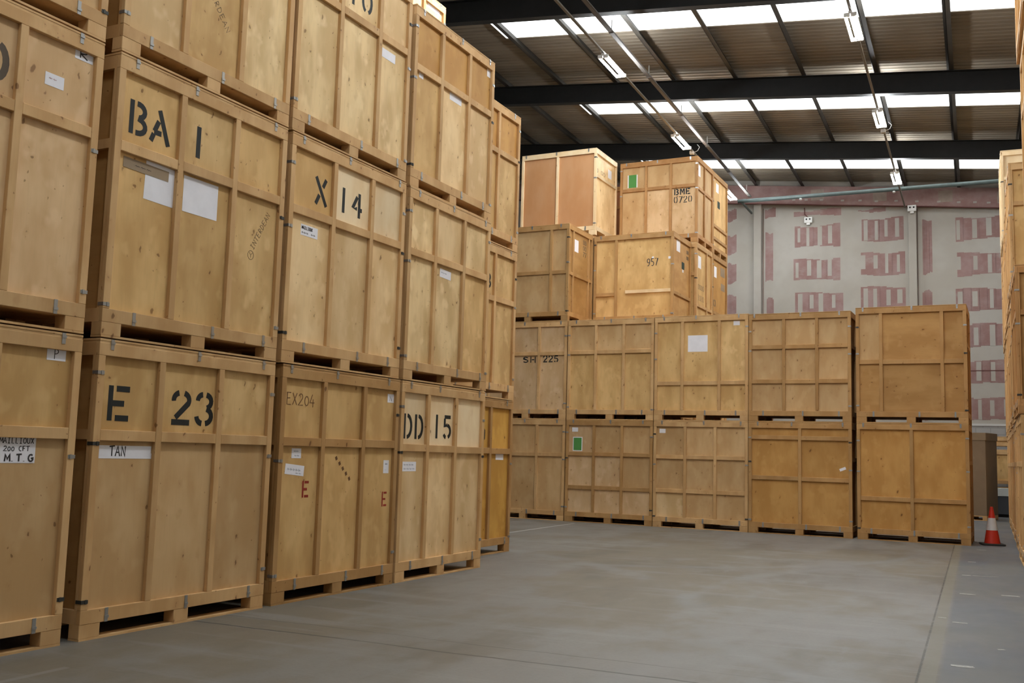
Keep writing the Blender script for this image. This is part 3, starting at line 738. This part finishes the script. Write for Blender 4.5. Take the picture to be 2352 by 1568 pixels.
# sill line and blockwork below, dark expansion joint
m = MB(); m.box(XL, XR, YF - .05, YF - .001, 2.86, 2.93); W_(m, 'trim_6', mat_plain('white_trim', (.50, .50, .49), .5))
kk = NT('painted_blockwork'); br = kk.n('ShaderNodeTexBrick'); br.inputs['Scale'].default_value = 1.0
br.inputs['Brick Width'].default_value = .44; br.inputs['Row Height'].default_value = .215; br.inputs['Mortar Size'].default_value = .008
br.inputs['Color1'].default_value = (.33, .32, .31, 1); br.inputs['Color2'].default_value = (.29, .285, .275, 1); br.inputs['Mortar'].default_value = (.2, .2, .19, 1)
tc = kk.n('ShaderNodeTexCoord'); mp = kk.n('ShaderNodeMapping'); mp.inputs['Rotation'].default_value = (R_(90), 0, 0); kk.l(tc.outputs['Object'], mp.inputs[0]); kk.l(mp.outputs[0], br.inputs['Vector']); kk.l(br.outputs[0], kk.b.inputs['Base Color']); kk.b.inputs['Roughness'].default_value = .9
m = MB(); m.box(XL, XR, YF - .03, YF - .001, 0, 2.86); W_(m, 'trim_7', kk.m)
m = MB(); m.box(XL, XR, YF - .012, YF - .001, 4.67, 4.70); W_(m, 'trim_8', M_REDPIPE)

# roof: corrugated sheets between daylight strips
kk = NT('roof_sheet')
n1 = kk.noise(kk.objvec((.3, 1.2, 1), 0), 1.0, 4, .6); n2 = kk.noise(kk.objvec((.25, 5, 1), 0), 1.5, 3)
c1 = kk.mix(kk.ramp(n1, .3, .7), (.150, .126, .094), (.205, .176, .136)); c1 = kk.mix(kk.ramp(n2, .55, .8, 0, .5), c1, (.13, .11, .085))
kk.l(c1, kk.b.inputs['Base Color']); kk.b.inputs['Roughness'].default_value = .85; kk.b.inputs['Specular IOR Level'].default_value = .15
M_SHEET = kk.m
strips = [(-8.4, -6.3), (-2.2, -.1), (4.0, 6.1), (10.2, 12.3), (16.0, 18.0) if False else (14.9, 16.6), (20.2, 22.35), (26.4, 28.55), (32.6, 34.85)]
strips = [(-4.5, -2.4), (1.7, 3.85), (7.9, 10.05), (14.0, 16.15), (20.2, 22.35), (26.4, 28.55), (32.6, 34.85)]
XSK = -10.75
def roof_sheet(y0, y1, x0, x1):
    mb = MB(); bm = mb.bm
    per = .2; h = .018
    ys = []; yy = y0
    while yy < y1 - 1e-6:
        for (o, z) in ((0, 0), (.07, 0), (.09, h), (.18, h)):
            if yy + o < y1: ys.append((yy + o, z))
        yy += per
    ys.append((y1, 0))
    A = [bm.verts.new((x0, a, zsheet(x0) + b)) for a, b in ys]; B = [bm.verts.new((x1, a, zsheet(x1) + b)) for a, b in ys]
    A2 = [bm.verts.new((x0, a, zsheet(x0) + b + .05)) for a, b in ys]; B2 = [bm.verts.new((x1, a, zsheet(x1) + b + .05)) for a, b in ys]
    for i in range(len(ys) - 1):
        bm.faces.new((A[i], A[i + 1], B[i + 1], B[i])); bm.faces.new((A2[i], B2[i], B2[i + 1], A2[i + 1]))
    n = len(ys) - 1
    bm.faces.new((A[0], B[0], B2[0], A2[0])); bm.faces.new((A[n], A2[n], B2[n], B[n]))
    return mb
edges = [YN] + [e for s in strips for e in s] + [YF + .15]
m = MB()
for i in range(0, len(edges), 2):
    s = roof_sheet(edges[i], edges[i + 1], XL, XR)
    me = bpy.data.meshes.new('t'); s.bm.to_mesh(me); s.bm.free(); m.bm.from_mesh(me); bpy.data.meshes.remove(me)
for (a, b) in strips:
    s = roof_sheet(a, b, XL, XSK)
    me = bpy.data.meshes.new('t'); s.bm.to_mesh(me); s.bm.free(); m.bm.from_mesh(me); bpy.data.meshes.remove(me)
W_(m, 'ceiling', M_SHEET)
for i, (a, b) in enumerate(strips):
    m = MB(); q = m.bm
    v = [q.verts.new(p) for p in ((XSK, a, zsheet(XSK) + .02), (XR, a, zsheet(XR) + .02), (XR, b, zsheet(XR) + .02), (XSK, b, zsheet(XSK) + .02))]
    w = [q.verts.new((p.co.x, p.co.y, p.co.z + .02)) for p in v]
    q.faces.new(v[::-1]); q.faces.new(w)
    for j in range(4): q.faces.new((v[j], v[(j + 1) % 4], w[(j + 1) % 4], w[j]))
    W_(m, 'window_%d' % (i + 1), M_SKY)
# side laps of the sheets seen as pale lines near each strip
# purlins (Z sections running the length of the building)
px = [-.4 + 1.68 * 2, -.4 + 1.68, -.4]
px = [2.95, 1.28, -.4, -2.08, -3.81, -5.54, -7.19, -8.82, -10.44, -12.1, -13.75, -15.4, -17.0]
for x in px:
    m = MB(); zt = zsheet(x) - .002
    m.box(x - .006, x + .006, YN + .02, YF - .02, zt - .20, zt)
    m.box(x - .006, x + .10, YN + .02, YF - .02, zt - .20, zt - .188)
    m.box(x - .065, x + .006, YN + .02, YF - .02, zt - .012, zt)
    W_(m, 'roof_purlin', M_PURLIN)
# rafters (I sections following the slope)
def rafter(y):
    m = MB()
    def sl(y0, y1, dz0, dz1):
        m.prism([(XL + .01, zbeam(XL) + dz0), (XR - .01, zbeam(XR) + dz0), (XR - .01, zbeam(XR) + dz1), (XL + .01, zbeam(XL) + dz1)], 'y', y0, y1)
    sl(y - .10, y + .10, .055, .075); sl(y - .008, y + .008, .075, .565); sl(y - .10, y + .10, .565, .585)
    return W_(m, 'roof_rafter', M_BEAM)
for y in (-3.4, 2.3, 8.0, 13.8, 19.6, 25.3, 31.0): rafter(y)

# ---------------------------------------------------------------- lights and services
def fixture(x, y, z, label, group):
    root = empty('fluorescent_light', wloc(x, y, z), A_W); tag(root, label, 'light', group)
    m = MB(); m.prism([(-.035, .049), (.035, .049), (.035, .012), (.012, -.012), (-.012, -.012), (-.035, .012)], 'y', -.66, .66); m.build('housing', M_HOUSE, root)
    for s in (-1, 1):
        m = MB(); m.tube([(s * .095, -.61, -.035), (s * .095, .61, -.035)], .028, 10); m.build('fluorescent_tube', M_TUBE, root)
        m = MB(); m.box(s * .065 - .055, s * .065 + .055, -.655, -.612, -.06, .012).box(s * .065 - .055, s * .065 + .055, .612, .655, -.06, .012); m.build('lamp_holder', M_HOUSE, root)
    return root
LG = 'twin-tube lights hanging along the roof'
rx, rz = -2.06, 10.25
fx = -7.46; fz = 10.5
for i, y in enumerate((20.36, 26.26, 32.1)):
    fixture(rx, y, rz, ('largest, nearest twin-tube light of the right-hand line under the first skylight', 'middle twin-tube light of the right-hand line', 'farthest twin-tube light of the right-hand line, above the green-grey pipe')[i], LG)
for i, y in enumerate((21.2, 27.2, 33.4)):
    fixture(fx, y, fz, ('nearest twin-tube light of the left-hand line below the skylights', 'middle twin-tube light of the left-hand line above the BME crate', 'farthest twin-tube light of the left-hand line, half hidden by crates')[i], LG)
OUT = 'twin-tube roof light outside the photo, behind or above the camera'
for y in (14.46, 8.56, 2.66): fixture(rx, y, rz, OUT, 'lights out of view')
for y in (15.2, 9.2): fixture(fx, y, fz, OUT, 'lights out of view')
def service(name, pts, r, mat, label, cat, n=8):
    m = MB(); m.tube(pts, r, n); o = m.build(name, mat); o.matrix_world = MW.copy(); tag(o, label, cat); return o
m = MB(); m.box(rx - .025, rx + .025, -6, 36.3, rz + .05, rz + .09, .004); o = m.build('lighting_trunking', M_CONDUIT); o.matrix_world = MW.copy(); tag(o, 'grey trunking carrying the right-hand line of lights', 'trunking')
m = MB(); m.box(fx - .03, fx + .03, -6, 34.5, fz + .05, fz + .09, .004); o = m.build('lighting_trunking', M_CONDUIT); o.matrix_world = MW.copy(); tag(o, 'grey trunking carrying the left-hand line of lights', 'trunking')
M_TRAY = mat_plain('dull_cable_tray', (.10, .09, .08), .7, 0)
root = empty('cable_tray', wloc(-6.98, 0, 10.62), A_W); tag(root, 'dull steel cable tray running beside the left-hand line of lights', 'cable tray')
m = MB(); m.box(-.05, .05, -6, 34.5, 0, .006).box(-.05, -.044, -6, 34.5, 0, .035).box(.044, .05, -6, 34.5, 0, .035); m.build('tray', M_TRAY, root)
m = MB(); m.tube([(-.015, -6, .02), (-.01, 18, .022), (-.015, 34.5, .02)], .012, 6).tube([(.02, -6, .018), (.02, 34.5, .018)], .01, 6); m.build('cable', mat_plain('black_cable', (.02, .02, .02), .5), root)
for y in (8.2, 19.75, 22.5, 25.45, 28.3, 31.15, 33.9):
    m = MB(); m.box(-.008, .008, y - .008, y + .008, .006, .30).box(-.06, .06, y - .015, y + .015, -.008, 0); m.build('hanger', M_TRAY, root)
def junction(x, y, z, label):
    root = empty('junction_box', wloc(x, y, z), A_W); tag(root, label, 'junction box')
    m = MB(); m.box(-.06, .06, -.06, .06, -.03, .06, .006); m.build('box', mat_plain('junction_box_grey', (.45, .42, .38), .5), root)
    m = MB(); m.tube([(.05, 0, .02), (.16, .05, .08), (.20, .1, .2), (.12, .15, .3)], .008, 6); m.build('cable', mat_plain('white_cable', (.5, .48, .45), .5), root)
junction(rx, 27.4, rz - .012, 'small junction box just past the middle light of the right-hand line')
junction(fx, 28.4, fz - .012, 'small junction box just past the middle light of the left-hand line')
# horizontal tube near the far wall
root = empty('bracing_tube', wloc(0, 34.7, 10.56), A_W); tag(root, 'grey-green steel tube spanning below the roof near the far wall', 'pipe')
m = MB(); m.tube([(-7.45, 0, 0), (2.05, 0, 0)], .07, 12); m.build('tube', M_GREENPIPE, root)
for x in (-5.3, -2.3): m = MB(); m.tube([(x, 0, -.07), (x, -.01, -.11)], .045, 8); m.build('sensor', M_HOUSE, root)
for x in (-7.3, 1.9): m = MB(); m.box(x - .03, x + .03, -.02, 1.66, -.08, -.02); m.build('bracket', M_GREENPIPE, root)
# dark red conduit runs on the wall with small boxes
yw = YF - .24
service('wall_conduit', [(XL + .2, yw, zbeam(XL + .2) - .10), (-1.92 * f_, yw, zbeam(-2.0) - .10)], .018, M_REDPIPE, 'dark red conduit along the foot of the boxed rafter, left of the column', 'conduit')
service('wall_conduit', [(-1.62 * f_, yw, zbeam(-1.69) - .10), (XR - .1, yw, zbeam(XR) - .10)], .018, M_REDPIPE, 'dark red conduit along the boxed rafter, right of the boxed column', 'conduit')
service('wall_conduit', [(-5.45, YF - .03, 10.62), (-5.45, YF - .03, 10.38), (-5.32, YF - .03, 10.25)], .016, M_REDPIPE, 'short dark red drop to the alarm box high on the wall', 'conduit')
service('wall_conduit', [(-6.66 * f_, YF - .02, .2), (-6.66 * f_, YF - .02, 10.7)], .016, mat_plain('rusty_downpipe', (.14, .09, .07), .6), 'thin dark pipe running down beside the left boxed column', 'pipe')
service('wall_conduit', [(-1.62 * f_, YF - .02, .2), (-1.62 * f_, YF - .02, 10.3)], .012, MATS['rusty_downpipe'], 'thin dark pipe running down beside the right boxed column', 'pipe')
def alarm(x, y, z, label):
    root = empty('alarm_box', wloc(x, y, z), A_W); tag(root, label, 'alarm box')
    m = MB(); m.box(-.14, .14, -.09, 0, -.05, .16, .01); m.build('housing', M_HOUSE, root)
    for s in (-1, 1): m = MB(); m.tube([(s * .06, -.10, .08), (s * .06, -.088, .08)], .03, 10); m.build('lens', M_BEAM, root)
    m = MB(); m.box(-.06, .06, -.07, -.01, -.12, -.05); m.build('bracket', M_HOUSE, root)
alarm(-5.32, YF - .005, 10.10, 'white twin alarm box high on the pink patched wall')
alarm(-1.77 * f_, YF - .17, zbeam(-1.84) - .22, 'small white alarm box at the head of the boxed column')

# ---------------------------------------------------------------- floor-level objects
def cone(x, y):
    root = empty('traffic_cone', (x, y, 0), R_(12)); tag(root, 'orange-red and white traffic cone on the floor beside the last crate', 'traffic cone')
    mb = mat_plain('black_rubber', (.035, .032, .028), .8); mr = mat_plain('red_cone_plastic', (.62, .035, .015), .45); mw = mat_plain('white_reflective_sleeve', (.72, .70, .70), .45)
    m = MB(); m.box(-.21, .21, -.21, .21, 0, .035, .012); m.build('base', mb, root)
    def fr(m_, z0, z1, r0, r1, cap=False):
        n = 24; m2 = m_.bm
        a = [m2.verts.new((r0 * math.cos(2 * math.pi * k / n), r0 * math.sin(2 * math.pi * k / n), z0)) for k in range(n)]
        b = [m2.verts.new((r1 * math.cos(2 * math.pi * k / n), r1 * math.sin(2 * math.pi * k / n), z1)) for k in range(n)]
        for k in range(n):
            f = m2.faces.new((a[k], a[(k + 1) % n], b[(k + 1) % n], b[k])); f.smooth = True
        if cap: m2.faces.new(b)
    r = lambda z: .155 - .128 * z / .75
    m = MB(); fr(m, .03, .30, r(.03), r(.30)); fr(m, .55, .74, r(.55), r(.74)); fr(m, .74, .75, r(.74), r(.74) - .006, True); fr(m, .30, .55, r(.30), r(.55)); m.build('cone_body', mr, root)
    m = MB(); fr(m, .29, .53, r(.29) + .004, r(.53) + .004); m.build('reflective_sleeve', mw, root)
cone(-.53, 22.40)

def cardboard(x, y):
    root = empty('cardboard_box', wloc(x, y, 0), A_W + R_(-17)); tag(root, 'tall brown cardboard box with a lid standing on a pallet near the far wall', 'box')
    mc = mat_plain('brown_cardboard', (.20, .138, .082), .8, var=.05, scale=3)
    m = MB(); m.box(-1.2, 0, 0, 1.05, .14, 2.30, .006); m.build('body', mc, root)
    m = MB(); m.box(-1.22, .02, -.02, 1.07, 2.28, 2.50, .006); m.build('lid', mat_plain('brown_cardboard_lid', (.22, .155, .092), .8, var=.05, scale=3), root)
    m = MB()
    for a in (-1.2, -.66, -.12): m.box(a, a + .12, 0, 1.05, .018, .11)
    for b in (0, .48, .95): m.box(-1.2, 0, b, b + .1, .0, .018)
    m.box(-1.2, 0, 0, 1.05, .11, .139); m.build('pallet', PINE['pine'], root)
cardboard(.24, 31.95)

# low storage against the far wall
root = empty('steel_cabinet', wloc(.05, 34.75, 0), A_W); tag(root, 'low dark grey steel cabinet with a white top by the far wall', 'cabinet')
m = MB(); m.box(0, 2.4, 0, 1.0, .09, .64, .005); m.build('body', mat_plain('blue_grey_steel', (.075, .085, .095), .5), root)
m = MB(); m.box(-.02, 2.42, -.02, 1.02, .64, .89, .008); m.build('top', mat_plain('white_laminate', (.62, .66, .64), .5), root)
m = MB(); m.box(.03, 2.37, .04, .98, 0, .09); m.build('plinth', M_BEAM, root)
crate(*wloc(.06, 34.78, .892), A_W, 'low wooden crate standing on the grey cabinet by the far wall', W=2.3, D=.95, H=1.16, rows=(), stiles=(1.1,), ply='golden', clips=False, group='low crates by the far wall', side_rows=())
crate(*wloc(.06, 34.78, 2.054), A_W, 'shallow crate on top of the low crate by the far wall', W=2.3, D=.95, H=.42, rows=(), stiles=(1.1,), ply='golden', clips=False, group='low crates by the far wall', side_rows=())

# worn tape scraps stuck to the painted lane
M_SCRAP = mat_plain('worn_white_tape', (.36, .355, .33), .7, var=.2, scale=30)
for i, (x, y, a, b, rot, lab) in enumerate(((-.13, 13.65, .09, .03, 0, 'white tape scrap on the blue-grey lane, left of the paired scraps'), (.34, 13.8, .10, .03, .1, 'white tape scrap near the right-hand stack'),
      (-.13, 8.78, .085, .035, .05, 'largest ragged white tape scrap at the bottom right'), (-.18, 11.15, .07, .025, 0, 'short white tape scrap halfway along the lane'),
      (-.16, 15.95, .06, .03, 0, 'pale tape scrap farther up the lane'), (.08, 16.0, .17, .012, .25, 'thin crossed tape strip on the lane'), (-.1, 18.2, .06, .03, 0, 'pale tape scrap close to the crate row'),
      (-.35, 11.4, .04, .02, 0, 'tiny tape scrap at the floor joint'), (.16, 9.75, .03, .02, .4, 'grey tape crumb near the lower right border'), (-2.28, 6.62, .03, .02, .3, 'tiny white scrap on the concrete at the bottom of the photo'),
      (0.05, 20.9, .08, .03, 0, 'pale tape scrap in front of the traffic cone'))):
    m = MB(); m.box(-a, a * .9, -b, b, 0, .0015).box(-a * .6, a, -b * 1.25, -b * .2, 0, .0012)
    o = m.build('tape_scrap', M_SCRAP); o.location = wloc(x, y, .0005); o.rotation_euler = (0, 0, A_W + rot); tag(o, lab, 'tape', 'tape scraps on the floor')
